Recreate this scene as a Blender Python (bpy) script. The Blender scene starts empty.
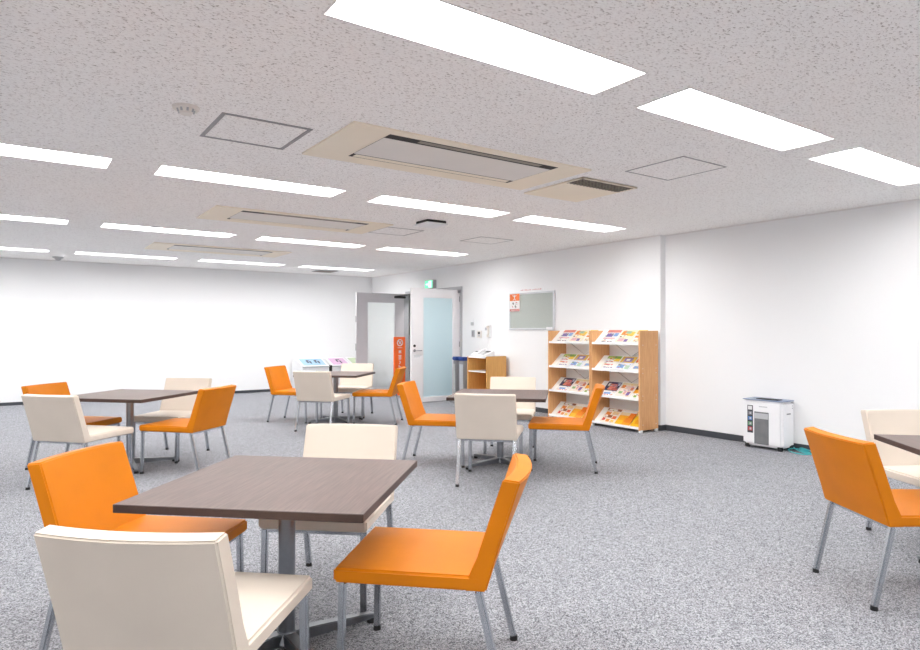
import bpy, bmesh, math, random
from mathutils import Vector, Matrix
R = math.radians
scene = bpy.context.scene
COL = scene.collection
random.seed(7)

# ------------------------------------------------------------------ materials
def lin(c):
    return tuple(((v/255)/12.92 if v/255 <= .04045 else ((v/255+.055)/1.055)**2.4) for v in c) + (1,)

def mat(name, rgb, rough=.5, metal=0, spec=.5, bump=None, vary=None, coat=0):
    m = bpy.data.materials.new(name); m.use_nodes = True
    nt = m.node_tree; b = nt.nodes['Principled BSDF']
    c = lin(rgb)
    b.inputs['Base Color'].default_value = c
    b.inputs['Roughness'].default_value = rough
    b.inputs['Metallic'].default_value = metal
    b.inputs['Specular IOR Level'].default_value = spec
    b.inputs['Coat Weight'].default_value = coat
    tc = nt.nodes.new('ShaderNodeTexCoord')
    if vary:
        n = nt.nodes.new('ShaderNodeTexNoise'); n.inputs['Scale'].default_value = vary[0]
        n.inputs['Detail'].default_value = 3
        r = nt.nodes.new('ShaderNodeValToRGB')
        a = vary[1]
        r.color_ramp.elements[0].position = .3; r.color_ramp.elements[1].position = .7
        r.color_ramp.elements[0].color = tuple(v*(1-a) for v in c[:3]) + (1,)
        r.color_ramp.elements[1].color = tuple(min(1, v*(1+a)) for v in c[:3]) + (1,)
        nt.links.new(tc.outputs['Object'], n.inputs['Vector'])
        nt.links.new(n.outputs['Fac'], r.inputs['Fac'])
        nt.links.new(r.outputs['Color'], b.inputs['Base Color'])
    if bump:
        n = nt.nodes.new('ShaderNodeTexNoise'); n.inputs['Scale'].default_value = bump[0]
        n.inputs['Detail'].default_value = 2
        bp = nt.nodes.new('ShaderNodeBump'); bp.inputs['Strength'].default_value = bump[1]
        bp.inputs['Distance'].default_value = .002
        nt.links.new(tc.outputs['Object'], n.inputs['Vector'])
        nt.links.new(n.outputs['Fac'], bp.inputs['Height'])
        nt.links.new(bp.outputs['Normal'], b.inputs['Normal'])
    return m

def wood(name, dark, light, rough=.45, scale=(3, 60, 3), spec=.4, coat=0):
    m = bpy.data.materials.new(name); m.use_nodes = True
    nt = m.node_tree; b = nt.nodes['Principled BSDF']
    tc = nt.nodes.new('ShaderNodeTexCoord'); mp = nt.nodes.new('ShaderNodeMapping')
    mp.inputs['Scale'].default_value = scale
    n = nt.nodes.new('ShaderNodeTexNoise'); n.inputs['Scale'].default_value = 2.2
    n.inputs['Detail'].default_value = 5; n.inputs['Roughness'].default_value = .65
    r = nt.nodes.new('ShaderNodeValToRGB')
    r.color_ramp.elements[0].position = .32; r.color_ramp.elements[1].position = .68
    r.color_ramp.elements[0].color = lin(dark); r.color_ramp.elements[1].color = lin(light)
    nt.links.new(tc.outputs['Object'], mp.inputs['Vector']); nt.links.new(mp.outputs['Vector'], n.inputs['Vector'])
    nt.links.new(n.outputs['Fac'], r.inputs['Fac']); nt.links.new(r.outputs['Color'], b.inputs['Base Color'])
    b.inputs['Roughness'].default_value = rough; b.inputs['Specular IOR Level'].default_value = spec
    b.inputs['Coat Weight'].default_value = coat
    return m

def carpet_mat():
    m = bpy.data.materials.new('grey_carpet'); m.use_nodes = True
    nt = m.node_tree; b = nt.nodes['Principled BSDF']
    tc = nt.nodes.new('ShaderNodeTexCoord')
    n = nt.nodes.new('ShaderNodeTexVoronoi'); n.inputs['Scale'].default_value = 230
    nb = nt.nodes.new('ShaderNodeTexVoronoi'); nb.inputs['Scale'].default_value = 75
    sa = nt.nodes.new('ShaderNodeSeparateColor'); sb = nt.nodes.new('ShaderNodeSeparateColor')
    nt.links.new(n.outputs['Color'], sa.inputs[0]); nt.links.new(nb.outputs['Color'], sb.inputs[0])
    ad = nt.nodes.new('ShaderNodeMix'); ad.data_type = 'FLOAT'; ad.inputs['Factor'].default_value = .2
    nt.links.new(sa.outputs[0], ad.inputs[2]); nt.links.new(sb.outputs[0], ad.inputs[3])
    nt.links.new(tc.outputs['Object'], nb.inputs['Vector'])
    r = nt.nodes.new('ShaderNodeValToRGB')
    r.color_ramp.elements[0].position = .08; r.color_ramp.elements[1].position = .92
    r.color_ramp.elements[0].color = lin(CARPET[0]); r.color_ramp.elements[1].color = lin(CARPET[1])
    n2 = nt.nodes.new('ShaderNodeTexNoise'); n2.inputs['Scale'].default_value = 2.0; n2.inputs['Detail'].default_value = 3
    mx = nt.nodes.new('ShaderNodeMix'); mx.data_type = 'RGBA'; mx.blend_type = 'MULTIPLY'
    r2 = nt.nodes.new('ShaderNodeValToRGB')
    r2.color_ramp.elements[0].color = (.93, .93, .93, 1); r2.color_ramp.elements[1].color = (1, 1, 1, 1)
    mx.inputs['Factor'].default_value = 1
    for k in (n, n2): nt.links.new(tc.outputs['Object'], k.inputs['Vector'])
    nt.links.new(ad.outputs[0], r.inputs['Fac']); nt.links.new(n2.outputs['Fac'], r2.inputs['Fac'])
    nt.links.new(r.outputs['Color'], mx.inputs[6]); nt.links.new(r2.outputs['Color'], mx.inputs[7])
    nt.links.new(mx.outputs[2], b.inputs['Base Color'])
    b.inputs['Roughness'].default_value = .95; b.inputs['Specular IOR Level'].default_value = .1
    return m

def ceiling_mat():
    m = bpy.data.materials.new('fissured_ceiling_board'); m.use_nodes = True
    nt = m.node_tree; b = nt.nodes['Principled BSDF']
    tc = nt.nodes.new('ShaderNodeTexCoord')
    mp = nt.nodes.new('ShaderNodeMapping'); mp.inputs['Scale'].default_value = (1, 1.7, 1)
    mp.inputs['Rotation'].default_value = (0, 0, R(20))
    nt.links.new(tc.outputs['Object'], mp.inputs['Vector'])
    n = nt.nodes.new('ShaderNodeTexNoise'); n.inputs['Scale'].default_value = 62
    n.inputs['Detail'].default_value = 3; n.inputs['Roughness'].default_value = .6; n.inputs['Distortion'].default_value = .6
    r = nt.nodes.new('ShaderNodeValToRGB'); e = r.color_ramp.elements
    e[0].position = .34; e[0].color = lin((184, 178, 174)); e[1].position = .42; e[1].color = lin(CEIL[0])
    x = e.new(.62); x.color = lin(CEIL[1])
    nt.links.new(mp.outputs['Vector'], n.inputs['Vector']); nt.links.new(n.outputs['Fac'], r.inputs['Fac'])
    nt.links.new(r.outputs['Color'], b.inputs['Base Color'])
    bp = nt.nodes.new('ShaderNodeBump'); bp.inputs['Strength'].default_value = .25; bp.inputs['Distance'].default_value = .003
    nt.links.new(n.outputs['Fac'], bp.inputs['Height']); nt.links.new(bp.outputs['Normal'], b.inputs['Normal'])
    b.inputs['Roughness'].default_value = .95; b.inputs['Specular IOR Level'].default_value = .1
    return m

def emit(name, rgb, s):
    m = bpy.data.materials.new(name); m.use_nodes = True
    nt = m.node_tree; b = nt.nodes['Principled BSDF']
    b.inputs['Base Color'].default_value = lin(rgb)
    b.inputs['Emission Color'].default_value = lin(rgb)
    b.inputs['Emission Strength'].default_value = s
    return m

def frosted(name, rgb, tr):
    m = bpy.data.materials.new(name); m.use_nodes = True
    nt = m.node_tree; b = nt.nodes['Principled BSDF']; out = nt.nodes['Material Output']
    b.inputs['Base Color'].default_value = lin(rgb); b.inputs['Roughness'].default_value = .35
    b.inputs['Transmission Weight'].default_value = tr; b.inputs['Roughness'].default_value = .5; b.inputs['IOR'].default_value = 1.3
    return m

LAMP = 23.5
EXPOSURE = 0.12
CARPET = ((74, 75, 80), (188, 189, 194))
CEIL = ((246, 244, 242), (253, 252, 250))

M = dict(
    carpet=carpet_mat(), ceiling=ceiling_mat(),
    wall=mat('white_wall_paint', (238, 238, 238), .75, spec=.25, bump=(220, .06)),
    base=mat('dark_grey_baseboard', (66, 69, 74), .5, spec=.3),
    lamp=emit('lit_lamp_diffuser', (255, 255, 255), LAMP),
    lampwhite=mat('white_lamp_reflector', (240, 240, 240), .35),
    lamprim=mat('white_lamp_rim', (232, 230, 228), .4),
    orange=mat('orange_leatherette', (205, 119, 6), .5, spec=.2, bump=(160, .12), vary=(6, .05)),
    cream=mat('cream_leatherette', (216, 204, 190), .5, spec=.25, bump=(160, .10), vary=(5, .02)),
    chrome=mat('brushed_chrome', (196, 200, 205), .26, metal=1, vary=(20, .04)),
    steel=mat('grey_table_steel', (142, 145, 150), .33, metal=1, vary=(20, .05)),
    black=mat('black_plastic', (22, 22, 24), .5),
    top=wood('brown_table_laminate', (80, 61, 55), (106, 85, 78), .48, (60, 2.5, 2.5), spec=.65),
    edge=mat('dark_brown_edge', (66, 47, 40), .4, vary=(30, .1)),
    bwood=wood('light_beech_veneer', (206, 150, 98), (226, 176, 124), .5, (40, 40, 2.2)),
    kwood=wood('light_oak_veneer', (205, 152, 84), (224, 174, 104), .5, (40, 40, 2.2)),
    bwoode=mat('beech_edge', (214, 160, 110), .5, vary=(40, .06)),
    shelfw=mat('white_shelf', (240, 240, 238), .4, vary=(6, .01)),
    beige=mat('beige_air_conditioner_plastic', (242, 231, 211), .5, vary=(3, .02)),
    offwhite=mat('off_white_plastic', (228, 223, 216), .5, vary=(3, .02)),
    white=mat('white_plastic', (238, 238, 239), .35, vary=(4, .01)),
    greyp=mat('light_grey_plastic', (178, 180, 183), .45, vary=(8, .03)),
    midgrey=mat('mid_grey_metal', (142, 142, 145), .45, vary=(8, .03)),
    slot=mat('dark_slot', (40, 36, 34), .7, vary=(30, .1)),
    flap=mat('grey_brown_flap', (138, 128, 116), .5, vary=(20, .05)),
    grille=mat('taupe_grille', (120, 112, 98), .6, vary=(30, .08)),
    panelg=mat('grey_access_frame', (142, 140, 142), .45, vary=(12, .04)),
    doorw=mat('pale_grey_door_paint', (226, 224, 226), .4, vary=(5, .01)),
    doorg=mat('grey_door_paint', (206, 203, 206), .4, vary=(5, .015)),
    jamb=mat('grey_steel_jamb', (176, 176, 179), .4, vary=(6, .02)),
    glassb=frosted('frosted_blue_glass', (212, 233, 239), .25),
    glassg=frosted('frosted_pale_glass', (247, 251, 250), .88),
    board=mat('grey_felt_board', (176, 182, 176), .85, bump=(400, .2), vary=(60, .04)),
    alu=mat('aluminium_frame', (205, 207, 210), .35, metal=.6, vary=(12, .03)),
    sign=mat('bright_orange_sign', (245, 104, 28), .45, vary=(5, .02)),
    blue=mat('navy_blue_cap', (36, 66, 142), .45, vary=(15, .05)),
    slate=mat('slate_blue_lid', (118, 134, 162), .35, vary=(15, .05)),
    smoke=mat('smoked_window', (120, 121, 122), .18, vary=(9, .12)),
    teal=mat('teal_cord', (64, 170, 176), .45, vary=(40, .08)),
    exitg=emit('exit_sign_green', (110, 222, 172), .8),
    exitw=emit('exit_sign_white', (235, 255, 245), .8),
)
PAL = {}
def pal(rgb):
    if rgb not in PAL:
        PAL[rgb] = mat('print_%d_%d_%d' % rgb, tuple(int(v*.91) for v in rgb), .35, vary=(25, .05))
    return PAL[rgb]

# ------------------------------------------------------------------ mesh helpers
def box(bm, x0, x1, y0, y1, z0, z1, mi=0, T=None):
    vs = [bm.verts.new((x, y, z)) for x in (x0, x1) for y in (y0, y1) for z in (z0, z1)]
    if T is not None:
        for v in vs: v.co = T @ v.co
    fs = [(0, 1, 3, 2), (4, 6, 7, 5), (0, 4, 5, 1), (2, 3, 7, 6), (0, 2, 6, 4), (1, 5, 7, 3)]
    out = []
    for f in fs:
        fc = bm.faces.new([vs[i] for i in f]); fc.material_index = mi; out.append(fc)
    return out

def tube(bm, p, q, r, r2=None, n=12, mi=0, cap=True):
    p, q = Vector(p), Vector(q); r2 = r if r2 is None else r2
    d = (q-p).normalized()
    a = d.orthogonal().normalized(); b = d.cross(a)
    A = [bm.verts.new(p+(a*math.cos(2*math.pi*i/n)+b*math.sin(2*math.pi*i/n))*r) for i in range(n)]
    B = [bm.verts.new(q+(a*math.cos(2*math.pi*i/n)+b*math.sin(2*math.pi*i/n))*r2) for i in range(n)]
    for i in range(n):
        f = bm.faces.new((A[i], A[(i+1) % n], B[(i+1) % n], B[i])); f.material_index = mi
    if cap:
        f = bm.faces.new(A[::-1]); f.material_index = mi
        f = bm.faces.new(B); f.material_index = mi

def bar(bm, p, q, w, h, mi=0, up=(0, 1, 0)):
    """square bar between two points; w across (x), h along `up`."""
    p, q = Vector(p), Vector(q); d = (q-p).normalized(); u = Vector(up)
    s = d.cross(u).normalized(); u = s.cross(d).normalized()
    A = [bm.verts.new(p+s*a*w/2+u*b*h/2) for a, b in ((-1, -1), (1, -1), (1, 1), (-1, 1))]
    B = [bm.verts.new(q+s*a*w/2+u*b*h/2) for a, b in ((-1, -1), (1, -1), (1, 1), (-1, 1))]
    for i in range(4):
        f = bm.faces.new((A[i], A[(i+1) % 4], B[(i+1) % 4], B[i])); f.material_index = mi
    f = bm.faces.new(A[::-1]); f.material_index = mi
    f = bm.faces.new(B); f.material_index = mi

def prism(bm, pts, axis, a0, a1, mi=0):
    """extrude 2-D outline along an axis ('x': pts are (y,z); 'y': (x,z); 'z': (x,y))."""
    def P(u, v, a):
        return {'x': (a, u, v), 'y': (u, a, v), 'z': (u, v, a)}[axis]
    A = [bm.verts.new(P(u, v, a0)) for u, v in pts]; B = [bm.verts.new(P(u, v, a1)) for u, v in pts]
    n = len(pts)
    for i in range(n):
        f = bm.faces.new((A[i], A[(i+1) % n], B[(i+1) % n], B[i])); f.material_index = mi
    f = bm.faces.new(A[::-1]); f.material_index = mi
    f = bm.faces.new(B); f.material_index = mi

def path_tube(bm, pts, r, n=8, mi=0):
    rings = []
    for i, p in enumerate(pts):
        p = Vector(p)
        d = (Vector(pts[min(i+1, len(pts)-1)])-Vector(pts[max(i-1, 0)])).normalized()
        a = d.cross(Vector((0, 0, 1)))
        a = a.normalized() if a.length > 1e-4 else Vector((1, 0, 0)); b = d.cross(a)
        rings.append([bm.verts.new(p+(a*math.cos(2*math.pi*k/n)+b*math.sin(2*math.pi*k/n))*r) for k in range(n)])
    for A, B in zip(rings, rings[1:]):
        for k in range(n):
            f = bm.faces.new((A[k], A[(k+1) % n], B[(k+1) % n], B[k])); f.material_index = mi
    bm.faces.new(rings[0][::-1]); bm.faces.new(rings[-1])

def bevel(bm, off, seg=2, ang=30):
    bmesh.ops.recalc_face_normals(bm, faces=bm.faces)
    es = [e for e in bm.edges if len(e.link_faces) == 2 and e.calc_face_angle(0) > R(ang)]
    bmesh.ops.bevel(bm, geom=es, offset=off, segments=seg, affect='EDGES', clamp_overlap=True)

def obj(name, bm, mats, parent=None, smooth=True, ang=35):
    bmesh.ops.recalc_face_normals(bm, faces=bm.faces)
    me = bpy.data.meshes.new(name); bm.to_mesh(me); bm.free()
    if not isinstance(mats, (list, tuple)): mats = [mats]
    for m in mats: me.materials.append(m)
    if smooth:
        for p in me.polygons: p.use_smooth = True
        me.set_sharp_from_angle(angle=R(ang))
    o = bpy.data.objects.new(name, me); COL.objects.link(o)
    if parent is not None: o.parent = parent
    return o

def bx(name, dims, m, parent=None, bev=0, seg=2):
    bm = bmesh.new(); box(bm, *dims)
    if bev: bevel(bm, bev, seg)
    return obj(name, bm, m, parent)

def tag(o, label, cat, group=None):
    o['label'] = label; o['category'] = cat
    if group: o['group'] = group
    return o

def thing(name, label, cat, loc=(0, 0, 0), rz=0, group=None):
    o = bpy.data.objects.new(name, None); COL.objects.link(o)
    o.location = loc; o.rotation_euler = (0, 0, rz); o.empty_display_size = .1
    return tag(o, label, cat, group)

def struct(name, bm, m, smooth=False):
    o = obj(name, bm, m, smooth=smooth); o['kind'] = 'structure'; return o

KIDS = {}
def dup(root, label, loc, rz=0, group=None, swap=None):
    def cp(o, parent):
        c = o.copy(); COL.objects.link(c)
        if parent is not None: c.parent = parent
        for ch in list(o.children): cp(ch, c)
        return c
    r = cp(root, None)
    r.location = loc; r.rotation_euler = (0, 0, rz); r['label'] = label
    if group: r['group'] = group
    return r

# ------------------------------------------------------------------ room
HC = 2.56
XR, XP, YP = 7.06, 6.96, 5.42      # right wall, projecting right wall, step between them
YF, XL, YN = 13.63, -4.6, -3.2     # far wall, left wall, near wall
DO0, DO1, DOZ = 9.99, 11.98, 2.09  # door opening

bm = bmesh.new(); box(bm, XL-.2, 9.0, YN-.2, YF+.2, -.1, 0); struct('floor', bm, M['carpet'])

LL, LW = 1.52, .345
rows = [(-1.21, [(-2.8), (-.93), 1.0, 2.89, 4.74]),
        (2.058, [-2.8, -.90, 1.013, 2.885, 4.77]),
        (5.328, [-2.8, -.923, .936, 2.835, 4.67]),
        (8.60, [-2.85, -.99, .882, 2.761, 4.637]),
        (11.95, [-2.9, -1.04, .837, 2.752, 4.64])]
holes = [(x, x+LL, y, y+LW) for y, xs in rows for x in xs]
xs_ = sorted({XL-.2, 9.0} | {h[0] for h in holes} | {h[1] for h in holes})
ys_ = sorted({YN-.2, YF+.2} | {h[2] for h in holes} | {h[3] for h in holes})
bm = bmesh.new()
vg = {}
def cv(x, y):
    if (x, y) not in vg: vg[(x, y)] = bm.verts.new((x, y, HC))
    return vg[(x, y)]
for x0, x1 in zip(xs_, xs_[1:]):
    for y0, y1 in zip(ys_, ys_[1:]):
        mx, my = (x0+x1)/2, (y0+y1)/2
        if any(h[0] < mx < h[1] and h[2] < my < h[3] for h in holes): continue
        bm.faces.new((cv(x0, y0), cv(x0, y1), cv(x1, y1), cv(x1, y0)))
box(bm, XL-.2, 9.0, YN-.2, YF+.2, HC+.08, HC+.2)
struct('ceiling', bm, M['ceiling'])

bm = bmesh.new(); box(bm, XL-.2, 9.0, YF, YF+.2, 0, HC+.3); struct('wall_back', bm, M['wall'])
bm = bmesh.new(); box(bm, XL-.2, XL, YN-.2, YF, 0, HC+.3); struct('wall_left', bm, M['wall'])
bm = bmesh.new(); box(bm, XL, 9.0, YN-.2, YN, 0, HC+.3); struct('wall_front', bm, M['wall'])
bm = bmesh.new(); box(bm, XR, XR+.2, YN, YP, 0, HC+.3); struct('wall_right', bm, M['wall'])
bm = bmesh.new()
box(bm, XP, XP+.2, YP, DO0, 0, HC+.3); box(bm, XP, XP+.2, DO1, YF, 0, HC+.3)
box(bm, XP, XP+.2, DO0, DO1, DOZ, HC+.3)
struct('wall_right_projecting', bm, M['wall'])
bm = bmesh.new()
box(bm, 8.8, 9.0, DO0-1.4, YF, 0, HC+.3); box(bm, XP+.2, 8.8, DO0-1.6, DO0-1.4, 0, HC+.3)
struct('wall_corridor', bm, M['wall'])
bm = bmesh.new(); box(bm, XL, XP, YF-.012, YF, 0, .055); struct('baseboard_back', bm, M['base'])
bm = bmesh.new(); box(bm, XR-.012, XR, YN, YP, 0, .073); struct('baseboard_right', bm, M['base'])
bm = bmesh.new(); box(bm, XP-.012, XP, YP, DO0-.08, 0, .073); box(bm, XP-.012, XP, DO1+.08, YF-.012, 0, .073)
box(bm, XP-.012, XR-.012, YP-.012, YP, 0, .073)
struct('baseboard_right_projecting', bm, M['base'])
bm = bmesh.new(); box(bm, XL, XL+.012, YN, YF-.012, 0, .073); struct('baseboard_left', bm, M['base'])
# thin shadow-line trims along the top of the walls
bm = bmesh.new(); box(bm, XL, XP, YF-.012, YF, HC-.014, HC-.002); struct('trim_1', bm, M['lamprim'])
bm = bmesh.new(); box(bm, XR-.012, XR, YN, YP, HC-.014, HC-.002); struct('trim_2', bm, M['lamprim'])
bm = bmesh.new(); box(bm, XP-.012, XP, YP, YF-.012, HC-.014, HC-.002); struct('trim_3', bm, M['lamprim'])
# steel frame of the double doorway
bm = bmesh.new()
box(bm, XP-.02, XP+.21, DO0-.06, DO0, 0, DOZ+.05); box(bm, XP-.02, XP+.21, DO1, DO1+.06, 0, DOZ+.05)
box(bm, XP-.02, XP+.21, DO0, DO1, DOZ, DOZ+.05)
struct('trim_4', bm, M['jamb'])

# ------------------------------------------------------------------ ceiling lights
def make_light():
    t = thing('ceiling_light', '', 'light', (0, 0, HC), 0, 'recessed ceiling lights')
    bm = bmesh.new(); w = .009
    for d in ((-w, LL+w, -w, 0), (-w, LL+w, LW, LW+w), (-w, 0, 0, LW), (LL, LL+w, 0, LW)):
        box(bm, d[0], d[1], d[2], d[3], -.002, .0)
    obj('frame', bm, M['lamprim'], t)
    bm = bmesh.new(); D = .05; s = .035
    a = [bm.verts.new(p) for p in ((0, 0, 0), (LL, 0, 0), (LL, LW, 0), (0, LW, 0))]
    b = [bm.verts.new(p) for p in ((s, s, D), (LL-s, s, D), (LL-s, LW-s, D), (s, LW-s, D))]
    for i in range(4): bm.faces.new((a[i], a[(i+1) % 4], b[(i+1) % 4], b[i]))
    obj('reflector', bm, M['lampwhite'], t)
    bm = bmesh.new(); box(bm, s, LL-s, s, LW-s, D-.018, D)
    obj('diffuser', bm, M['lamp'], t)
    return t
CORR = (7.75, 10.6)
LIGHT_LABELS = {
 (1, 1.013): 'largest lit ceiling light, cut by the top edge of the photo',
 (1, 2.885): 'lit ceiling light second from the right in the nearest row',
 (1, 4.77): 'lit ceiling light at the right edge in the nearest row',
 (2, -.923): 'lit ceiling light cut by the left edge in the second row',
 (2, .936): 'lit ceiling light just left of the large beige air conditioner',
 (2, 2.835): 'lit ceiling light behind the large beige air conditioner',
 (2, 4.67): 'lit ceiling light in second row nearest the right wall',
 (3, -.99): 'lit ceiling light cut by the left edge in the third row',
 (3, .882): 'whole lit ceiling light of the third row, below left of the middle air conditioner',
 (3, 2.761): 'lit ceiling light of the third row directly behind the middle air conditioner',
 (3, 4.637): 'lit ceiling light of the third row nearest the right wall',
 (4, -1.04): 'lit ceiling light cut by the left edge in the farthest row',
 (4, .837): 'lit ceiling light left of the farthest air conditioner, in the farthest row',
 (4, 2.752): 'lit ceiling light behind the farthest air conditioner, second from the door corner',
 (4, 4.64): 'lit ceiling light of the farthest row, nearest the door corner'}
L0 = None
for i, (y, xs) in enumerate(rows):
    for x in xs:
        lab = LIGHT_LABELS.get((i, x), 'lit ceiling light outside the frame')
        if L0 is None:
            L0 = make_light(); L0.location = (x, y, HC); L0['label'] = lab
        else:
            L1 = dup(L0, lab, (x, y, HC))
dup(L0, 'unseen ceiling light added in the corridor beyond the doors', (CORR[0], CORR[1], HC-.06), R(90))  # corridor lamp out of sight, added to brighten the frosted door leaves

# ------------------------------------------------------------------ air conditioners and ceiling fittings
def make_ac():
    t = thing('air_conditioner', '', 'air conditioner', (0, 0, HC), 0, 'ceiling air conditioners')
    W, D = 2.02, .85
    x0, x1 = .285, 1.745
    bm = bmesh.new(); z = -.016
    z = -.012; box(bm, 0, x0, 0, D, z, 0); box(bm, x1, W, 0, D, z, 0)
    box(bm, x0, x1, 0, .075, z, 0); box(bm, x0, x1, .70, D, z, 0)
    obj('frame', bm, M['beige'], t)
    bm = bmesh.new(); box(bm, x0, x1, .075, .70, -.0108, 0); obj('slot_shade', bm, M['slot'], t)  # nearly flush dark sheet, shade of the louvre gaps put into its colour
    bm = bmesh.new(); box(bm, x0+.005, x1-.005, .165, .615, -.0118, -.0108); obj('intake_panel', bm, M['offwhite'], t)
    bm = bmesh.new(); box(bm, x0+.24, x1-.15, .094, .142, -.0118, -.0108)
    o = obj('louvre', bm, M['flap'], t)
    bm = bmesh.new(); box(bm, x0+.03, x1-.03, .628, .69, -.0118, -.0108)
    obj('louvre', bm, M['beige'], t)
    return t
ac = make_ac(); ac.location = (1.68, 3.53, HC); ac['label'] = 'largest beige ceiling air conditioner, nearest, above the near table'
dup(ac, 'middle ceiling air conditioner, second from the viewer', (1.68, 6.70, HC))
dup(ac, 'farthest ceiling air conditioner, close to the back wall', (1.66, 10.0, HC))

t = thing('ceiling_vent', 'beige ceiling vent panel with taupe grille beside the largest air conditioner', 'vent', (3.82, 3.74, HC))
bx('panel', (0, .67, .21, .74, -.012, 0), M['beige'], t, .003, 1)
bm = bmesh.new(); box(bm, 0, .67, 0, .21, -.006, 0); box(bm, 0, .67, 0, .02, -.012, 0); box(bm, 0, .02, 0, .21, -.012, 0); box(bm, .65, .67, 0, .21, -.012, 0)
obj('grille_frame', bm, M['beige'], t)
bm = bmesh.new(); box(bm, .02, .65, .02, .21, -.008, -.006, 1)
for k in range(16): box(bm, .025+k*.039, .035+k*.039, .02, .21, -.012, -.008, 0)
for k in range(5): box(bm, .02, .65, .03+k*.038, .038+k*.038, -.0115, -.008, 0)
obj('grille', bm, [M['grille'], M['slot']], t)

def access(x0, x1, y0, y1, lab, w, m, gap=None):
    t = thing('access_panel', lab, 'ceiling panel', (x0, y0, HC), 0, 'ceiling access panels')
    a, b = x1-x0, y1-y0
    bm = bmesh.new()
    for d in ((0, a, 0, w), (0, a, b-w, b), (0, w, w, b-w), (a-w, a, w, b-w)): box(bm, d[0], d[1], d[2], d[3], -.004, 0)
    obj('frame', bm, m, t)
    bm = bmesh.new(); box(bm, w+.006, a-w-.006, w+.006, b-w-.006, -.003, 0); obj('board', bm, M['ceiling'], t)
access(.99, 1.54, 3.825, 4.375, 'ceiling access panel with thick grey frame near the smoke detector', .024, M['panelg'])
access(3.96, 4.49, 2.88, 3.42, 'thin-framed ceiling access panel right of the largest air conditioner', .009, M['panelg'])
access(3.72, 4.25, 6.90, 7.42, 'ceiling access panel right of the middle air conditioner', .012, M['panelg'])
access(5.14, 5.70, 6.90, 7.40, 'thin-framed ceiling access panel near the right wall, above bookcases', .009, M['panelg'])

t = thing('smoke_detector', 'round white ceiling detector left of the thick-framed access panel', 'smoke detector', (.80, 3.86, HC))
bm = bmesh.new(); tube(bm, (0, 0, 0), (0, 0, -.012), .075, .07, 28); obj('base', bm, M['offwhite'], t)
bm = bmesh.new(); tube(bm, (0, 0, -.012), (0, 0, -.04), .045, .032, 24); obj('sensor', bm, M['offwhite'], t)
bm = bmesh.new()
for k in range(8):
    a = k*math.pi/4; tube(bm, (.045*math.cos(a), .045*math.sin(a), -.012), (.04*math.cos(a), .04*math.sin(a), -.03), .006, n=6)
obj('vent_fins', bm, M['greyp'], t)
t = thing('smoke_detector', 'small round detector on ceiling close to the back wall', 'smoke detector', (.647, 13.0, HC))
bm = bmesh.new(); tube(bm, (0, 0, 0), (0, 0, -.02), .085, .08, 24); obj('base', bm, M['greyp'], t)
bm = bmesh.new(); tube(bm, (0, 0, -.02), (0, 0, -.06), .055, .035, 20); obj('sensor', bm, M['greyp'], t)

t = thing('ceiling_box', 'small white ceiling box with dark gap along two sides', 'ceiling box', (3.96, 6.28, HC))
bm = bmesh.new(); box(bm, -.125, .125, -.125, .125, -.03, 0); obj('gap_shade', bm, M['slot'], t)  # dark block under the ceiling, the shadow gap put into its colour
bx('cover', (-.14, .14, -.14, .14, -.05, -.03), M['white'], t, .004)
t = thing('ceiling_vent', 'small grey ceiling vent in the far corner by the door wall', 'vent', (5.42, 12.78, HC))
bx('frame', (-.22, .22, -.2, .2, -.012, 0), M['greyp'], t, .003, 1)
bm = bmesh.new()
for k in range(9): box(bm, -.19, .19, -.175+k*.042, -.155+k*.042, -.017, -.012)
obj('grille', bm, M['flap'], t)

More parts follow.
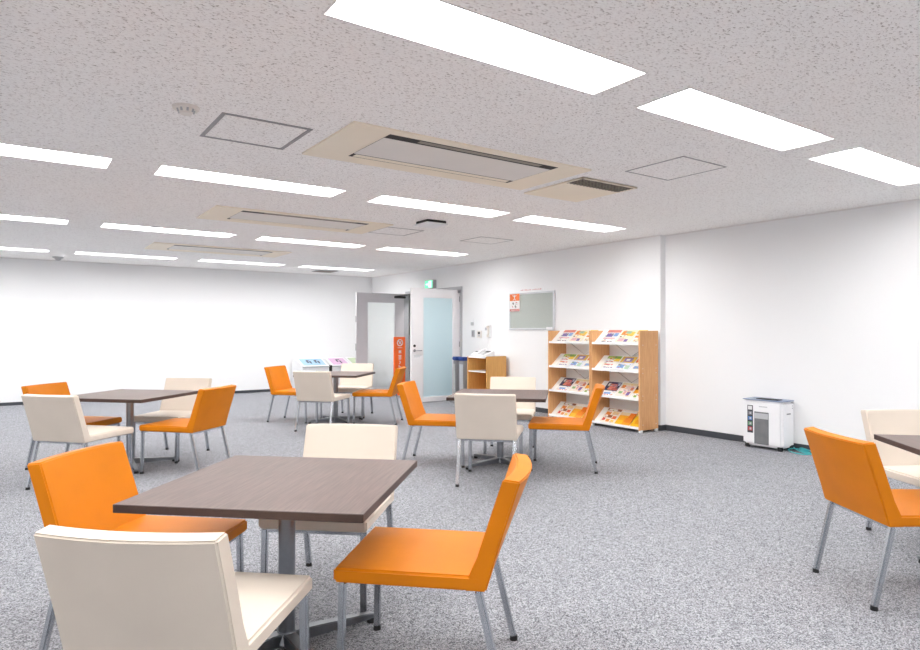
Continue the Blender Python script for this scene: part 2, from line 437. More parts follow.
# ------------------------------------------------------------------ chairs
ZS, ZB, ZT = .442, .389, .776
def make_chair(m, key):
    t = thing('chair', '', 'chair', (0, 0, 0), 0)
    # seat cushion
    bm = bmesh.new()
    NX, NY = 8, 8; g0, g1 = {}, {}
    for i in range(NX+1):
        for j in range(NY+1):
            x = -.256+.512*i/NX; y = -.165+.54*j/NY
            u, v = 2*i/NX-1, 2*j/NY-1
            dz = .006*(1-u*u)*(1-v*v)
            g0[i, j] = bm.verts.new((x, y, ZS+dz)); g1[i, j] = bm.verts.new((x, y, ZB))
    for i in range(NX):
        for j in range(NY):
            bm.faces.new((g0[i, j], g0[i+1, j], g0[i+1, j+1], g0[i, j+1]))
            bm.faces.new((g1[i, j], g1[i, j+1], g1[i+1, j+1], g1[i+1, j]))
    for i in range(NX):
        bm.faces.new((g0[i, 0], g1[i, 0], g1[i+1, 0], g0[i+1, 0])); bm.faces.new((g0[i, NY], g0[i+1, NY], g1[i+1, NY], g1[i, NY]))
    for j in range(NY):
        bm.faces.new((g0[0, j], g0[0, j+1], g1[0, j+1], g1[0, j])); bm.faces.new((g0[NX, j], g1[NX, j], g1[NX, j+1], g0[NX, j+1]))
    bevel(bm, .009, 3, 40)
    obj('seat', bm, M[m], t)
    # curved, raked backrest
    bm = bmesh.new(); NS, NT = 14, 10; A, B = {}, {}
    for i in range(NS+1):
        s = 2*i/NS-1
        for j in range(NT+1):
            k = j/NT; z = ZB+(ZT-ZB)*k
            yr = -.182+(-.301+.182)*(k**1.08) - .030*(1-s*s)*k**.8
            th = .066-.004*k
            x = s*(.256-.003*k)
            A[i, j] = bm.verts.new((x, yr, z)); 
            fl = .020*max(0, 1-(z-ZS)/.05) if z > ZS-.002 else .02   # fillet where the back meets the seat
            B[i, j] = bm.verts.new((x, yr+th+fl*.6, z+.007*k))
    for i in range(NS):
        for j in range(NT):
            bm.faces.new((A[i, j], A[i, j+1], A[i+1, j+1], A[i+1, j])); bm.faces.new((B[i, j], B[i+1, j], B[i+1, j+1], B[i, j+1]))
        bm.faces.new((A[i, 0], A[i+1, 0], B[i+1, 0], B[i, 0])); bm.faces.new((A[i, NT], B[i, NT], B[i+1, NT], A[i+1, NT]))
    for j in range(NT):
        bm.faces.new((A[0, j], B[0, j], B[0, j+1], A[0, j+1])); bm.faces.new((A[NS, j], A[NS, j+1], B[NS, j+1], B[NS, j]))
    bevel(bm, .006, 3, 40)
    obj('backrest', bm, M[m], t)
    # chrome rails under the seat
    bm = bmesh.new()
    for y in (.345, -.15): box(bm, -.225, .225, y-.009, y+.009, ZB-.02, ZB-.001)
    for x in (-.205, .205): box(bm, x-.009, x+.009, -.14, .336, ZB-.010, ZB-.001)
    bevel(bm, .003, 1)
    obj('seat_frame', bm, M['chrome'], t)
    for sx in (-1, 1):
        for f, (p, q) in enumerate((((sx*.234, .345, ZB-.001), (sx*.237, .353, .014)), ((sx*.234, -.152, ZB-.001), (sx*.237, -.242, .014)))):
            bm = bmesh.new(); bar(bm, p, q, .030, .026); bevel(bm, .006, 2)
            l = obj('leg', bm, M['chrome'], t)
            q = Vector(q)
            bm = bmesh.new(); tube(bm, (q.x, q.y, 0), (q.x, q.y, .02), .017, .0155, 12); obj('foot_cap', bm, M['black'], l)
    return t
NEAR, LEFT, MID, FAR, EDGE = ('the large near table', 'the left table', 'the middle table by the magazine racks',
                              'the far table by the doors', 'the table cut by the right edge')
chairs = [
 ('orange', 1.407, 2.108, 46.2, 'orange leatherette chair on the right side of the large near table', NEAR),
 ('cream', .435, 2.057, 317.9, 'cream leatherette chair seen from behind at bottom left, nearest of all', NEAR),
 ('orange', .442, 3.037, 227.9, 'orange leatherette chair on the left side of the large near table', NEAR),
 ('cream', 1.375, 3.078, 138.3, 'cream leatherette chair behind the large near table', NEAR),
 ('cream', .455, 6.329, 311.6, 'cream chair seen from behind at the left table', LEFT),
 ('orange', .464, 7.262, 226.5, 'orange chair farthest left, partly hidden behind a cream chair back', LEFT),
 ('cream', 1.42, 7.285, 138.5, 'cream chair behind the left table, facing the viewer', LEFT),
 ('orange', 1.392, 6.367, 41.7, 'orange chair on the right side of the left table', LEFT),
 ('orange', 3.452, 5.447, 225.2, 'orange chair left of the middle table, its back by the doorway', MID),
 ('cream', 3.401, 4.439, 313.9, 'cream chair seen from behind at the middle table', MID),
 ('cream', 4.456, 5.438, 135.5, 'cream chair behind the middle table, in front of the wooden cabinet', MID),
 ('orange', 4.387, 4.467, 43.9, 'orange chair right of the middle table, in front of the magazine racks', MID),
 ('orange', 3.345, 9.093, 220.9, 'orange chair on the left side of the far table', FAR),
 ('cream', 3.356, 8.031, 311.2, 'cream chair seen from behind at the far table', FAR),
 ('cream', 4.338, 9.112, 140.6, 'cream chair behind the far table, before the low white cabinets', FAR),
 ('orange', 4.339, 8.172, 50.0, 'orange chair on the right side of far table, before the orange sign', FAR),
 ('orange', 3.645, 1.44, 236.5, 'orange chair seen from behind near the right edge', EDGE),
 ('cream', 4.690, 1.618, 148.0, 'cream chair behind the table at the right edge', EDGE)]
proto = {}
for m, x, y, a, lab, where in chairs:
    if m not in proto:
        c = proto[m] = make_chair(m, m); c.location = (x, y, 0); c.rotation_euler = (0, 0, R(a)); c['label'] = lab
    else:
        c = dup(proto[m], lab, (x, y, 0), R(a))
    c['group'] = 'chairs around ' + where

# ------------------------------------------------------------------ tables
def make_table():
    t = thing('table', '', 'table', (0, 0, 0), 0, 'square brown tables')
    S, H = .453, .69
    bm = bmesh.new(); fs = box(bm, -S, S, -S, S, H-.03, H)
    bevel(bm, .002, 1)
    for f in bm.faces: f.material_index = 0 if f.normal.z > .9 else 1
    bmesh.ops.recalc_face_normals(bm, faces=bm.faces)
    for f in bm.faces: f.material_index = 0 if f.normal.z > .9 else 1
    obj('tabletop', bm, [M['top'], M['edge']], t)
    bm = bmesh.new(); tube(bm, (0, 0, .03), (0, 0, H-.045), .034, n=24)
    tube(bm, (0, 0, .03), (0, 0, .075), .05, .036, n=24)
    obj('column', bm, M['steel'], t)
    bm = bmesh.new(); box(bm, -.17, .17, -.17, .17, H-.045, H-.03); bevel(bm, .004, 1); obj('mounting_plate', bm, M['steel'], t)
    for k in range(4):
        a = R(45+90*k); T = Matrix.Rotation(a, 3, 'Z')
        bm = bmesh.new()
        pts = [(.0, .022), (.40, .018), (.42, .026), (.42, .034), (.38, .044), (.06, .070), (0, .072)]
        prism(bm, pts, 'y', -.024, .024)
        for v in bm.verts:
            v.co.y *= 1.15-.5*max(0, v.co.x)/.42
        bevel(bm, .005, 2)
        for v in bm.verts: v.co = T @ v.co
        arm = obj('base_arm', bm, M['steel'], t)
        bm = bmesh.new(); p = T @ Vector((.395, 0, 0)); tube(bm, (p.x, p.y, 0), (p.x, p.y, .02), .02, .016, 14)
        obj('glide', bm, M['black'], arm)
    return t
tables = [(.934, 2.586, 317.6, 'largest brown square table, nearest, bottom left of the room'),
          (.942, 6.91, 314.9, 'brown square table at far left, near the back wall'),
          (3.919, 4.946, 315.9, 'brown square table in the middle, before the magazine racks'),
          (3.829, 8.629, 316.3, 'farthest brown square table, before the grey door leaf'),
          (4.21, 1.105, 315.2, 'brown square table cut by the right edge of the photo')]
T0 = None
for x, y, a, lab in tables:
    if T0 is None:
        T0 = make_table(); T0.location = (x, y, 0); T0.rotation_euler = (0, 0, R(a)); T0['label'] = lab
    else: dup(T0, lab, (x, y, 0), R(a))

# ------------------------------------------------------------------ doors
def leaf(name, x0, x1, y, z1, gx0, gx1, gz0, gz1, mf, mg, lab):
    o = thing(name, lab, 'door', (x1, y, 0))
    a, b = x0-x1, 0
    g0, g1 = gx0-x1, gx1-x1
    bm = bmesh.new(); D = .04
    box(bm, a, g0, 0, D, .008, z1); box(bm, g1, b, 0, D, .008, z1)
    box(bm, g0, g1, 0, D, .008, gz0); box(bm, g0, g1, 0, D, gz1, z1)
    obj('leaf_frame', bm, mf, o)
    bm = bmesh.new(); box(bm, g0, g1, .014, .026, gz0, gz1); obj('glass_pane', bm, mg, o)
    bm = bmesh.new(); w = .014
    for d in ((g0, g0+w, gz0, gz1), (g1-w, g1, gz0, gz1), (g0+w, g1-w, gz0, gz0+w), (g0+w, g1-w, gz1-w, gz1)):
        box(bm, d[0], d[1], .006, .034, d[2], d[3])
    obj('glazing_bead', bm, mf, o)
    o['kind'] = 'structure'
    return o
dr = leaf('door_1', 5.884, 6.945, 10.0, 2.075, 6.135, 6.80, .085, 1.92, M['doorw'], M['glassb'], 'open pale grey door leaf with frosted blue glass')
bm = bmesh.new(); X = 5.955-6.945
tube(bm, (X, 0, .945), (X, -.012, .945), .026, n=18)
tube(bm, (X, -.012, .945), (X, -.05, .945), .011, n=12)
bar(bm, (X-.012, -.05, .945), (X+.13, -.05, .945), .02, .018, up=(0, 0, 1)); bevel(bm, .003, 1)
obj('lever_handle', bm, M['midgrey'], dr)
bm = bmesh.new(); tube(bm, (X, 0, 1.03), (X, -.012, 1.03), .024, n=18); obj('lock_cylinder', bm, M['black'], dr)
bm = bmesh.new()
for k in range(2):
    for j in range(9-2*k): box(bm, X-.01+j*.018, X+.003+j*.018, -.0015, 0, .845-k*.02, .857-k*.02)
obj('notice_lettering', bm, M['greyp'], dr)
bm = bmesh.new(); box(bm, -.05, .0, -.045, 0, 2.01, 2.065); bevel(bm, .006); box(bm, -.085, -.01, -.06, -.045, 2.05, 2.062)
obj('door_closer', bm, M['midgrey'], dr)
bm = bmesh.new()
for z in (.2, 1.0, 1.85): tube(bm, (-.006, -.012, z), (-.006, -.012, z+.1), .011, n=10)
obj('hinge', bm, M['midgrey'], dr)
dl = leaf('door_2', 5.735, 6.84, 11.92, 2.08, 5.975, 6.635, .10, 1.90, M['doorg'], M['glassg'], 'open grey door leaf with frosted pale glass')
bm = bmesh.new(); box(bm, -.24, .02, -.05, 0, 1.985, 2.035); bevel(bm, .008)
bar(bm, (-.21, -.06, 2.03), (-.04, -.10, 2.05), .02, .012, up=(0, 0, 1)); bar(bm, (-.04, -.10, 2.05), (.06, -.02, 2.055), .02, .012, up=(0, 0, 1))
obj('door_closer', bm, M['slot'], dl)
bm = bmesh.new(); box(bm, -1.113, -1.105, .008, .032, 1.48, 1.60); box(bm, -1.113, -1.105, .008, .032, .90, 1.04)
obj('lock_plate', bm, M['midgrey'], dl)
bm = bmesh.new(); box(bm, .0, .12, .0, .04, .008, 2.08); obj('edge_stile', bm, M['jamb'], dl)

# exit sign on the wall above the doorway
t = thing('exit_sign', 'small lit green emergency exit sign on wall above the doors', 'sign', (XP, 10.98, 2.15))
bx('housing', (-.09, 0, -.15, .15, 0, .17), M['greyp'], t, .004)
bm = bmesh.new(); box(bm, -.094, -.09, -.14, .14, .01, .16, 0)
# running figure and doorway pictogram, white on green
box(bm, -.0955, -.094, -.10, .0, .02, .15, 1)
for (y0, z0, y1, z1, w) in ((-.045, .10, -.06, .07, .018), (-.06, .07, -.035, .045, .012), (-.06, .07, -.085, .035, .012), (-.045, .098, -.02, .078, .009), (-.048, .1, -.08, .09, .009)):
    bar(bm, (-.0962, y0, z0), (-.0962, y1, z1), w, .0012, 0, up=(1, 0, 0))
tube(bm, (-.0955, -.038, .122), (-.0968, -.038, .122), .012, n=14, mi=0)
bar(bm, (-.0947, .03, .085), (-.0947, .11, .085), .02, .0012, 1, up=(1, 0, 0))
bar(bm, (-.0947, .03, .085), (-.0947, .055, .105), .014, .0012, 1, up=(1, 0, 0)); bar(bm, (-.0947, .03, .085), (-.0947, .055, .065), .014, .0012, 1, up=(1, 0, 0))
obj('pictogram_panel', bm, [M['exitg'], M['exitw']], t)

# ------------------------------------------------------------------ orange sign stand between the door leaves
t = thing('sign_stand', 'tall narrow orange sign stand with white ring emblem before the grey door', 'sign', (6.325, 11.2, 0))
bx('base', (-.14, .14, -.12, .12, 0, .02), M['greyp'], t, .004)
bx('panel', (-.125, .125, -.018, .018, .02, 1.18), M['sign'], t, .003, 1)
bm = bmesh.new()
n = 28
for k in range(n):
    a, b = 2*math.pi*k/n, 2*math.pi*(k+1)/n
    vs = []
    for r_, an in ((.052, a), (.068, a), (.068, b), (.052, b)): vs.append(bm.verts.new((r_*math.cos(an), -.0195, 1.065+r_*math.sin(an))))
    bm.faces.new(vs)
bar(bm, (-.045, -.0195, 1.11), (.045, -.0195, 1.02), .016, .001, up=(0, 1, 0))
bar(bm, (-.02, -.0195, 1.05), (.03, -.0195, 1.09), .02, .001, up=(0, 1, 0))
box(bm, -.05, .05, -.02, -.0185, .962, .97)
for (z, st) in ((.88, ((-.035, .02, .035, .02), (0, .04, 0, -.03), (-.03, -.02, 0, .02), (.03, -.02, 0, .02))),
                (.775, ((-.035, .035, .035, .035), (-.03, .012, .03, .012), (-.035, -.012, .035, -.012), (0, .045, 0, -.04), (-.03, -.035, .03, -.035))),
                (.675, ((-.02, .03, .02, .01), (-.015, -.03, .02, .005))),
                (.585, ((-.03, .0, .03, .0), (-.025, .03, -.005, .015)))):
    for x0, z0, x1, z1 in st: bar(bm, (x0, -.0195, z+z0), (x1, -.0195, z+z1), .011, .001, up=(0, 1, 0))
obj('emblem_and_lettering', bm, M['white'], t)

# ------------------------------------------------------------------ low cabinets by the back wall
def low_cab(x0, x1, col, mark, lab):
    w = x1-x0
    t = thing('low_cabinet', lab, 'cabinet', (x0, 12.95, 0), 0, 'low white cabinets by the back wall')
    bm = bmesh.new(); prism(bm, [(0, 0), (0, .55), (.40, .70), (.62, .70), (.62, 0)], 'x', .006, w-.006); bevel(bm, .006, 2)
    obj('body', bm, M['white'], t)
    bm = bmesh.new(); box(bm, 0.0, w, -.015, .01, .525, .548); obj('front_lip', bm, M['greyp'], t)
    s = math.atan2(.15, .40); T = Matrix.Translation((0, .02, .5585)) @ Matrix.Rotation(s, 4, 'X')
    bm = bmesh.new(); box(bm, .05, w-.05, .03, .37, 0, .004, 0, T)
    for (u0, u1, v0, v1) in mark:
        box(bm, .05+(w-.1)*u0, .05+(w-.1)*u1, .03+.34*v0, .03+.34*v1, .004, .0055, 1, T)
    obj('sloping_panel', bm, [pal(col), pal((50, 56, 66))], t)
    bm = bmesh.new(); tube(bm, (w/2, -.001, .44), (w/2, -.018, .44), .012, n=12); obj('knob', bm, M['midgrey'], t)
low_cab(5.0, 5.60, (164, 204, 240), ((.24, .33, .35, .75), (.36, .44, .25, .65), (.60, .69, .35, .75), (.73, .81, .25, .65), (.27, .4, .72, .8), (.63, .77, .72, .8)), 'low white cabinet with blue sloping panel, leftmost of three by the back wall')
low_cab(5.66, 6.12, (230, 188, 222), ((.40, .50, .4, .8), (.5, .66, .7, .8), (.58, .68, .2, .6)), 'low white cabinet with pink sloping panel by the back wall')
low_cab(6.13, 6.55, (206, 224, 186), ((.5, .62, .45, .85), (.62, .75, .3, .55)), 'low white cabinet with pale green sloping panel, half hidden by the door')
bx('upright', (5.605, 5.655, 12.93, 12.99, 0, .56), M['slot'], None, .004)  # dark block for the black gap between cabinets, shade put into its colour
tag(bpy.data.objects['upright'], 'dark slim post standing in for the black gap between the blue and pink topped cabinets', 'upright')

# ------------------------------------------------------------------ magazine racks
def rack(y0, y1, lab):
    x0, x1 = 6.56, 6.925
    t = thing('magazine_rack', lab, 'magazine rack', (x0, (y0+y1)/2, 0), 0, 'wooden magazine racks')
    h = (y1-y0)/2; p = .022
    for s in (-1, 1):
        a, b = (-h, -h+p) if s < 0 else (h-p, h)
        bm = bmesh.new(); box(bm, 0, x1-x0, a, b, .03, 1.305); bevel(bm, .002, 1)
        sp = obj('side_panel', bm, M['bwood'], t)
        bm = bmesh.new()
        yo = a if s < 0 else b
        for zz in (.10, .41, .47, .76, .82, 1.12):
            for xx in (.06, .32): tube(bm, (xx, yo-s*-.0005, zz), (xx, yo+s*.0012, zz), .006, n=10)
        obj('screw_cap', bm, M['offwhite'], sp)
        for xx in (.03, x1-x0-.03):
            bm = bmesh.new(); box(bm, xx-.025, xx+.025, a-.004, b+.004, 0, .036); bevel(bm, .004, 1); obj('foot', bm, M['white'], t)
    bm = bmesh.new(); box(bm, x1-x0-.012, x1-x0, -h+p, h-p, .06, 1.25); obj('back_panel', bm, M['shelfw'], t)
    bm = bmesh.new()
    for zz in (.60, .95):
        tube(bm, (.340, -h+p+.02, zz-.22), (.340, h-p-.02, zz+.22), .003, n=6); tube(bm, (.337, -h+p+.02, zz+.22), (.337, h-p-.02, zz-.22), .003, n=6)
    obj('brace_wire', bm, M['chrome'], t)
    for zl in ZL:
        bm = bmesh.new()
        prism(bm, [(.0, zl-.018), (.0, zl+.014), (.008, zl+.014), (.012, zl-.004), (.03, zl-.006), (.246, zl+.179), (.255, zl+.171), (.042, zl-.018)], 'y', -h+p, h-p)
        obj('sloped_shelf', bm, M['shelfw'], t)
    return t
ZL = (1.138, .782, .428, .062)
rack(5.43, 6.275, 'wooden magazine rack nearer the grey wall step, on the right')
rack(6.285, 7.14, 'wooden magazine rack below the noticeboard, on the left')

W_, G_, RD, PK, OR, YL, NV, BL, VI, BK, SA, BE, BR = ((246, 245, 240), (134, 176, 70), (214, 66, 58), (240, 178, 184), (238, 136, 40), (250, 204, 66),
    (44, 46, 84), (124, 168, 220), (120, 96, 168), (34, 32, 36), (226, 130, 112), (238, 220, 180), (150, 86, 44))
rc = random.Random(3)
def rowdots(v, n, col, u0=.1, u1=.9, h=.05, seed=1):
    q = random.Random(seed); out = []; w = (u1-u0)/n
    for k in range(n): out.append((u0+k*w, u0+k*w+w*q.uniform(.5, .9), v, v+h*q.uniform(.7, 1.2), col))
    return out
COVERS = [
 [('peach headed magazine with violet picture', W_, [(0, 1, .80, 1, SA), (.12, .60, .46, .74, VI), (.65, .95, .5, .76, BL), (.05, .9, .30, .40, PK)] + rowdots(.08, 4, BK, seed=2)),
  ('white magazine with yellow and pink blocks', (250, 240, 214), [(.05, .6, .62, .92, OR), (.5, .95, .55, .86, YL), (.3, .7, .72, .9, (150, 190, 160)), (.1, .5, .12, .36, PK), (.55, .8, .1, .3, VI), (.08, .2, .44, .52, BK)]),
  ('yellow striped magazine', W_, [(0, 1, .7, 1, YL), (.1, .9, .42, .56, OR), (.2, .8, .12, .3, BE)])],
 [('magazine with green title band and red lettering', W_, [(0, 1, .80, 1, G_), (.06, .5, .84, .95, (210, 226, 130)), (.6, 1, .6, .8, YL)] + rowdots(.54, 5, RD, .08, .62, .07, 4) + rowdots(.32, 5, (230, 110, 90), .12, .75, .07, 5) + rowdots(.12, 4, VI, .2, .9, .05, 6)),
  ('orange edged magazine with violet picture', (236, 240, 248), [(0, 1, .55, 1, (226, 180, 70)), (.2, .78, .62, .92, (150, 128, 190)), (.36, .6, .7, .84, W_), (.05, .5, .15, .42, BL), (.6, .9, .1, .36, (184, 220, 190)), (.06, .2, .30, .42, VI)]),
  ('white magazine with red corner block', W_, [(0, 1, .6, 1, OR), (.05, .5, .66, .92, RD), (.2, .8, .15, .34, BL)])],
 [('navy magazine with salmon picture', W_, [(0, 1, .36, 1, NV), (.28, .75, .42, .86, SA), (.1, .24, .7, .9, W_), (.8, .95, .75, .95, (200, 200, 220)), (.55, .95, .4, .56, (190, 90, 80)), (.2, .7, .12, .24, BL)] + rowdots(.05, 4, RD, seed=9)),
  ('pastel magazine with small green and violet marks', (250, 236, 222), [(0, 1, .84, 1, BE), (.05, .3, .62, .84, OR), (.4, .75, .55, .8, (236, 200, 190)), (.75, .95, .5, .72, (214, 120, 80)), (.1, .35, .24, .4, (140, 190, 120)), (.45, .6, .28, .46, PK), (.68, .9, .14, .42, VI)]),
  ('black and amber magazine', W_, [(0, 1, .5, 1, BK), (0, 1, .34, .6, (250, 168, 30)), (.3, .6, .08, .22, G_)])],
 [('brown and orange collage magazine', (252, 240, 226), [(0, 1, .84, 1, BR), (.1, .7, .86, .97, W_), (.05, .4, .55, .76, OR), (.5, .95, .58, .8, (240, 200, 150)), (.3, .62, .36, .54, BR), (.68, .95, .3, .5, (230, 96, 40)), (.06, .26, .14, .34, RD), (.36, .6, .08, .26, (236, 150, 60)), (.7, .92, .08, .22, YL)]),
  ('plain orange magazine fading to white', (248, 166, 26), [(0, 1, .82, 1, (240, 234, 226)), (0, .62, .64, .84, (244, 218, 178)), (.62, 1, .5, .84, (240, 120, 20)), (0, .45, .0, .3, (255, 196, 20)), (.5, 1, .2, .5, (246, 138, 24))]),
  ('yellow magazine', (252, 196, 26), [(0, 1, .7, 1, (248, 216, 120)), (.3, .9, .2, .5, (246, 166, 20))])]]
SHN = ('top', 'second', 'third', 'bottom')
def magazine(design, x, y, z, w, label, group):
    name, basecol, patches = design
    cols = [basecol]
    if basecol not in ((248, 166, 26), (252, 196, 26)):
        q = random.Random(len(name)*7+len(patches)); extra = []
        pool = [PK, VI, BL, OR, G_, RD, YL, (120, 120, 128), (200, 200, 206), BE]
        for k in range(16):
            u, v = q.uniform(.04, .84), q.uniform(.04, .92)
            extra.append((u, u+q.uniform(.06, .16), v, v+q.uniform(.02, .05), q.choice(pool)))
        patches = list(patches)+extra
    ang = math.atan2(.185, .216); L = .27
    o_ = []
    bm = bmesh.new(); box(bm, -w/2, w/2, 0, L, 0, .006, 0)
    bevel(bm, .0008, 1)
    for i, (u0, u1, v0, v1, c) in enumerate(patches):
        if c not in cols: cols.append(c)
        u0, u1 = .02+.96*u0, .02+.96*u1; v0, v1 = .015+.97*v0, .015+.97*v1
        # patches as printed faces just proud of the cover
        zz = .0062+.0001*i
        box(bm, -w/2+w*u0, -w/2+w*u1, L*v0, L*v1, .0058, zz, cols.index(c))
    o = obj('magazine', bm, [pal(c) for c in cols])
    # local x -> -Y of the room, local y -> up the slope, local z -> out of the shelf
    ux = Vector((0, -1, 0)); uy = Vector((math.cos(ang), 0, math.sin(ang))); uz = ux.cross(uy)
    o.matrix_world = Matrix(((ux.x, uy.x, uz.x, x), (ux.y, uy.y, uz.y, y), (ux.z, uy.z, uz.z, z), (0, 0, 0, 1)))
    tag(o, label, 'magazine', group)
for (y0, y1, nm) in ((6.285, 7.14, 'left'), (5.43, 6.275, 'right')):
    for r_, zl in enumerate(ZL):
        for c_ in range(3):
            wd = .25 if c_ < 2 else .152
            yc = y1-.022-.108-.125-c_*.262+(.25-wd)/2
            magazine(COVERS[r_][c_], 6.56+.024, yc, zl-.002, wd,
                     '%s on the %s shelf of the %s rack' % (COVERS[r_][c_][0], SHN[r_], nm), 'magazines on the %s rack' % nm)

# ------------------------------------------------------------------ wooden cabinet with telephone
t = thing('side_cabinet', 'small open-front oak cabinet against the wall under the telephone', 'cabinet', (6.47, 8.815, 0))
h = .27; D = .44
bx('side_panel', (0, D, -h, -h+.022, 0, .875), M['kwood'], t, .012, 3)
bx('side_panel', (0, D, h-.022, h, 0, .862), M['kwood'], t, .004, 2)
bx('top_panel', (.004, D, -h+.022, h-.022, .842, .860), M['shelfw'], t, .002, 1)
bx('back_panel', (D-.012, D-.001, -h+.022, h-.022, .02, .842), M['kwood'], t)
bx('bottom_panel', (.004, D-.012, -h+.022, h-.022, .03, .05), M['kwood'], t)
bx('shelf', (.01, D-.012, -h+.022, h-.022, .60, .618), M['shelfw'], t, .002, 1)

t = thing('telephone', 'white desk telephone with black display on the oak cabinet', 'telephone', (6.62, 8.76, .861))
bm = bmesh.new(); prism(bm, [(-.10, 0), (.12, 0), (.12, .095), (.10, .10), (-.10, .03)], 'y', -.10, .13); bevel(bm, .006, 2); obj('body', bm, M['white'], t)
bm = bmesh.new(); T = Matrix.Translation((-.10, 0, .03)) @ Matrix.Rotation(-math.atan2(.07, .2), 4, 'Y')
box(bm, .13, .19, -.06, .06, .001, .004, 0, T); obj('display', bm, M['black'], t)
bm = bmesh.new()
for i in range(4):
    for j in range(3): box(bm, .02+i*.026, .038+i*.026, -.06+j*.03, -.038+j*.03, .0, .005, 0, T)
obj('keypad', bm, M['greyp'], t)
bm = bmesh.new()
path_tube(bm, [(-.08, .10, .06), (-.05, .10, .085), (0, .10, .105), (.05, .10, .122), (.09, .10, .125)], .017, 10)
bm2 = obj('handset', bm, M['white'], t)
t = thing('card_terminal', 'small white device with dark buttons at left end of the oak cabinet', 'device', (6.62, 9.0, .861))
bm = bmesh.new(); prism(bm, [(-.10, 0), (.10, 0), (.10, .09), (.06, .10), (-.10, .03)], 'y', -.065, .065); bevel(bm, .006, 2); obj('body', bm, M['white'], t)
bm = bmesh.new(); T = Matrix.Translation((-.10, 0, .03)) @ Matrix.Rotation(-math.atan2(.07, .16), 4, 'Y')
for j in range(2): box(bm, .10, .14, -.05+j*.06, -.01+j*.06, .0005, .005, 0, T)
obj('button', bm, M['black'], t)

# wall devices
t = thing('intercom', 'white wall intercom handset above the oak cabinet', 'intercom', (XP, 9.12, 1.19))
bx('base', (-.03, 0, -.085, .085, -.01, .21), M['white'], t, .006)
bm = bmesh.new(); path_tube(bm, [(-.055, -.045, .0), (-.05, -.045, .03), (-.04, -.045, .10), (-.05, -.045, .17), (-.055, -.045, .20)], .024, 12)
obj('handset', bm, M['offwhite'], t)
bm = bmesh.new(); box(bm, -.033, -.03, .01, .06, .12, .17); obj('speaker_grille', bm, M['greyp'], t)
cord = bmesh.new()
path_tube(cord, [(-.045, -.045+.012*math.sin(k*1.5), -.01-.012*k) for k in range(16)] , .006, 6); obj('cord', cord, M['white'], t)
t = thing('light_switch', 'grey narrow wall switch nearest the door', 'switch', (XP, 9.58, 1.25))
bx('plate', (-.012, 0, -.045, .045, -.065, .065), M['greyp'], t, .003, 1); bx('rocker', (-.018, -.012, -.022, .022, -.045, .045), M['panelg'], t, .002, 1)
t = thing('wall_control', 'white wall controller with dark display left of the intercom', 'control panel', (XP, 9.38, 1.24))
bx('plate', (-.018, 0, -.07, .07, -.065, .065), M['offwhite'], t, .004, 2); bx('display', (-.021, -.018, -.03, .03, .0, .045), M['slot'], t); bx('button', (-.021, -.018, -.03, .03, -.04, -.015), M['greyp'], t)
t = thing('wall_mount_holder', 'narrow white holder on wall above the grey switch', 'holder', (XP-.001, 9.60, 1.46))
bx('plate', (-.008, 0, -.04, .04, -.065, .065), M['white'], t, .002, 1); bx('pocket', (-.022, -.008, -.036, .036, -.06, .0), M['greyp'], t, .003, 1)

# slim stand with blue caps beside the cabinet
t = thing('umbrella_stand', 'slim grey stand with two navy blue caps between door and oak cabinet', 'stand', (6.70, 9.60, 0))
bx('base', (-.13, .13, -.19, .19, 0, .03), M['midgrey'], t, .006)
for yy, w in ((.125, .045), (-.095, .075)):
    bm = bmesh.new(); box(bm, -.06, .06, yy-w, yy+w, .03, .765); bevel(bm, .01, 2); p = obj('upright', bm, M['midgrey'], t)
    bm = bmesh.new(); box(bm, -.075, .075, yy-w-.014, yy+w+.014, .765, .83); bevel(bm, .014, 3); obj('cap', bm, M['blue'], p)
    bm = bmesh.new(); box(bm, -.064, -.060, yy-w+.02, yy+w-.02, .12, .70); obj('front_panel', bm, M['greyp'], p)

# ------------------------------------------------------------------ notice board
t = thing('notice_board', 'grey felt noticeboard in aluminium frame on the right wall', 'noticeboard', (XP, 7.96, 1.625))
hy, hz = .555, .308
bx('felt_panel', (-.014, 0, -hy+.02, hy-.02, -hz+.02, hz-.02), M['board'], t)
bm = bmesh.new()
for d in ((-hy, hy, hz-.03, hz), (-hy, hy, -hz, -hz+.03), (-hy, -hy+.035, -hz+.03, hz-.03), (hy-.022, hy, -hz+.03, hz-.03)): box(bm, -.024, 0, d[0], d[1], d[2], d[3])
bevel(bm, .003, 1); obj('frame', bm, M['alu'], t)
bm = bmesh.new(); box(bm, -.0265, -.0245, -hy+.04, -hy+.18, -hz+.004, -hz+.045); obj('maker_label', bm, M['white'], t)
bm = bmesh.new()
yh = .268
box(bm, -.018, -.0155, 0, yh-.01, -.148, .148, 0)
box(bm, -.019, -.018, .004, yh-.014, .03, .144, 1)
box(bm, -.019, -.018, .004, yh-.014, -.144, -.108, 2)
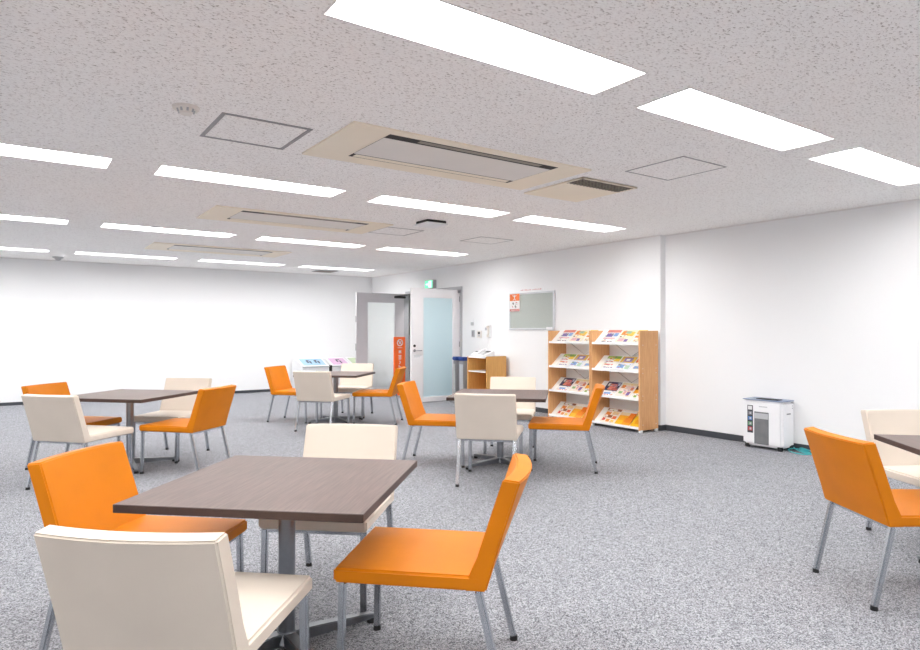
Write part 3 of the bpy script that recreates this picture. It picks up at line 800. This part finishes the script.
# white leaping-figure mark on the orange head, small marks below
tube(bm, (-.019, .13, .115), (-.0198, .13, .115), .014, n=14, mi=0)
for (a, b, c, d, w) in ((.13, .10, .13, .06, .022), (.13, .098, .18, .122, .012), (.13, .098, .08, .122, .012), (.13, .065, .165, .042, .012), (.13, .065, .095, .042, .012)):
    bar(bm, (-.0194, a, b), (-.0194, c, d), w, .0008, 0, up=(1, 0, 0))
for (a, b, c, d, w, mi) in ((.18, .0, .15, -.03, .03, 3), (.12, -.05, .09, -.085, .03, 3), (.19, -.06, .17, -.08, .014, 2), (.06, 0, .10, 0, .012, 2), (.06, -.025, .11, -.025, .008, 3)):
    bar(bm, (-.0184, a, b), (-.0184, c, d), w, .0008, mi, up=(1, 0, 0))
for k in range(7): box(bm, -.0196, -.019, .02+k*.031, .04+k*.031, -.134, -.12, 0)
o = obj('poster', bm, [pal((248, 246, 243)), pal((238, 118, 36)), pal((196, 60, 44)), pal((120, 124, 116))])
o.location = (XP-.0095, 8.235, 1.775); tag(o, 'small orange and white poster at upper left of the noticeboard', 'poster')
bm = bmesh.new(); q = random.Random(5); y = 0
box(bm, -.003, 0, -.56, .01, -.018, .032, 0)
while y > -.54:
    w = q.choice((.018, .026, .03)); box(bm, -.004, -.003, y-w, y, 0, q.uniform(.012, .022), 1); y -= w+q.choice((.008, .008, .03))
o = obj('pink_notice_strip', bm, [M['wall'], pal((236, 190, 190))]); o.location = (XP, 8.235, 1.965)
tag(o, 'faint pink lettering strip on the wall above the noticeboard', 'sign')

# ------------------------------------------------------------------ shredder and cord
t = thing('shredder', 'white office shredder with slate blue lid against the right wall', 'shredder', (6.785, 3.94, 0))
w, D = .232, .26
bm = bmesh.new()
box(bm, 0, D, -w, w, .03, .538); bevel(bm, .03, 4)
obj('cabinet', bm, M['white'], t)
bm = bmesh.new()
prism(bm, [(.004, .534), (D-.006, .534), (D-.006, .546), (.004, .542)], 'y', -w+.004, w-.004); bevel(bm, .003, 1)
lid = obj('lid', bm, M['slate'], t)
bm = bmesh.new(); box(bm, .06, .16, -.15, .10, .543, .551); bevel(bm, .003, 1); obj('feed_slot', bm, M['slot'], lid)
bm = bmesh.new()
for k in range(4): box(bm, .012, .045, .02+k*.035, .042+k*.035, .536, .545)
obj('button', bm, M['greyp'], lid)
bm = bmesh.new(); box(bm, -.004, .002, -.082, .085, .055, .41); bevel(bm, .003, 1); win = obj('viewing_window', bm, M['smoke'], t)
bm = bmesh.new(); box(bm, -.0055, -.0035, -.078, .08, .335, .395); obj('window_band', bm, M['greyp'], win)
bm = bmesh.new(); box(bm, -.003, .001, .10, .165, .17, .475, 0)
for k, c in enumerate((1, 2, 3, 4, 5)):
    z = .425-k*.058
    box(bm, -.004, -.003, .108, .157, z, z+.042, c)
    box(bm, -.0045, -.004, .118, .138, z+.01, z+.032, 6 if k else 1)
obj('pictogram_strip', bm, [pal((58, 60, 66)), pal((240, 240, 240)), pal((128, 128, 132)), pal((84, 132, 190)), pal((110, 160, 120)), pal((196, 90, 90)), pal((210, 212, 216))], t)
bm = bmesh.new(); T = None
for k in range(7): box(bm, -.001, .001, .02-k*.014, .029-k*.014, .462, .474)
obj('maker_lettering', bm, M['greyp'], t)
bm = bmesh.new(); box(bm, .09, .17, -w-.0015, -w+.002, .395, .41); box(bm, .20, .212, -w-.0015, -w+.002, .48, .492); box(bm, .20, .212, -w-.0015, -w+.002, .455, .467)
obj('side_mark', bm, M['midgrey'], t)
for xx in (.04, D-.04):
    for yy in (-w+.045, w-.045):
        bm = bmesh.new(); tube(bm, (xx, yy-.02, .022), (xx, yy+.02, .022), .022, n=18); box(bm, xx-.014, xx+.014, yy-.024, yy+.024, .026, .045); obj('caster', bm, M['black'], t)
bm = bmesh.new(); q = random.Random(2); pts = []
for k in range(170):
    a = k*.21; rr = .085+.05*math.sin(k*.113)
    pts.append((6.945+rr*.95*math.cos(a)+.0002*k, 3.575+1.15*rr*math.sin(a*1.07), .008+.016*(1+math.sin(k*.31))/2+.0001*k))
path_tube(bm, pts, .0055, 7)
o = obj('power_cord', bm, M['teal']); tag(o, 'teal coiled cord on the carpet beside the shredder', 'cord')

# ------------------------------------------------------------------ camera and world
cam = bpy.data.cameras.new('camera'); co = bpy.data.objects.new('camera', cam); COL.objects.link(co)
cam.sensor_fit = 'HORIZONTAL'; cam.sensor_width = 36; cam.lens = 644.86*36/920
yaw, pit, rol = .60764, .009165, .001081
fw = Vector((math.sin(yaw)*math.cos(pit), math.cos(yaw)*math.cos(pit), math.sin(pit)))
r0 = Vector((math.cos(yaw), -math.sin(yaw), 0)); u0 = r0.cross(fw)
r2 = r0*math.cos(rol)+u0*math.sin(rol); u2 = -r0*math.sin(rol)+u0*math.cos(rol)
co.matrix_world = Matrix(((r2.x, u2.x, -fw.x, 0), (r2.y, u2.y, -fw.y, 0), (r2.z, u2.z, -fw.z, 1.30), (0, 0, 0, 1)))
cam.clip_start = .05
scene.camera = co
w = bpy.data.worlds.new('world'); scene.world = w; w.use_nodes = True
w.node_tree.nodes['Background'].inputs[0].default_value = (.05, .05, .05, 1)
vs = scene.view_settings
vs.view_transform = 'Standard'; vs.look = 'None'; vs.gamma = 1; vs.use_curve_mapping = False
vs.exposure = EXPOSURE
scene.cycles.max_bounces = 16; scene.cycles.diffuse_bounces = 12
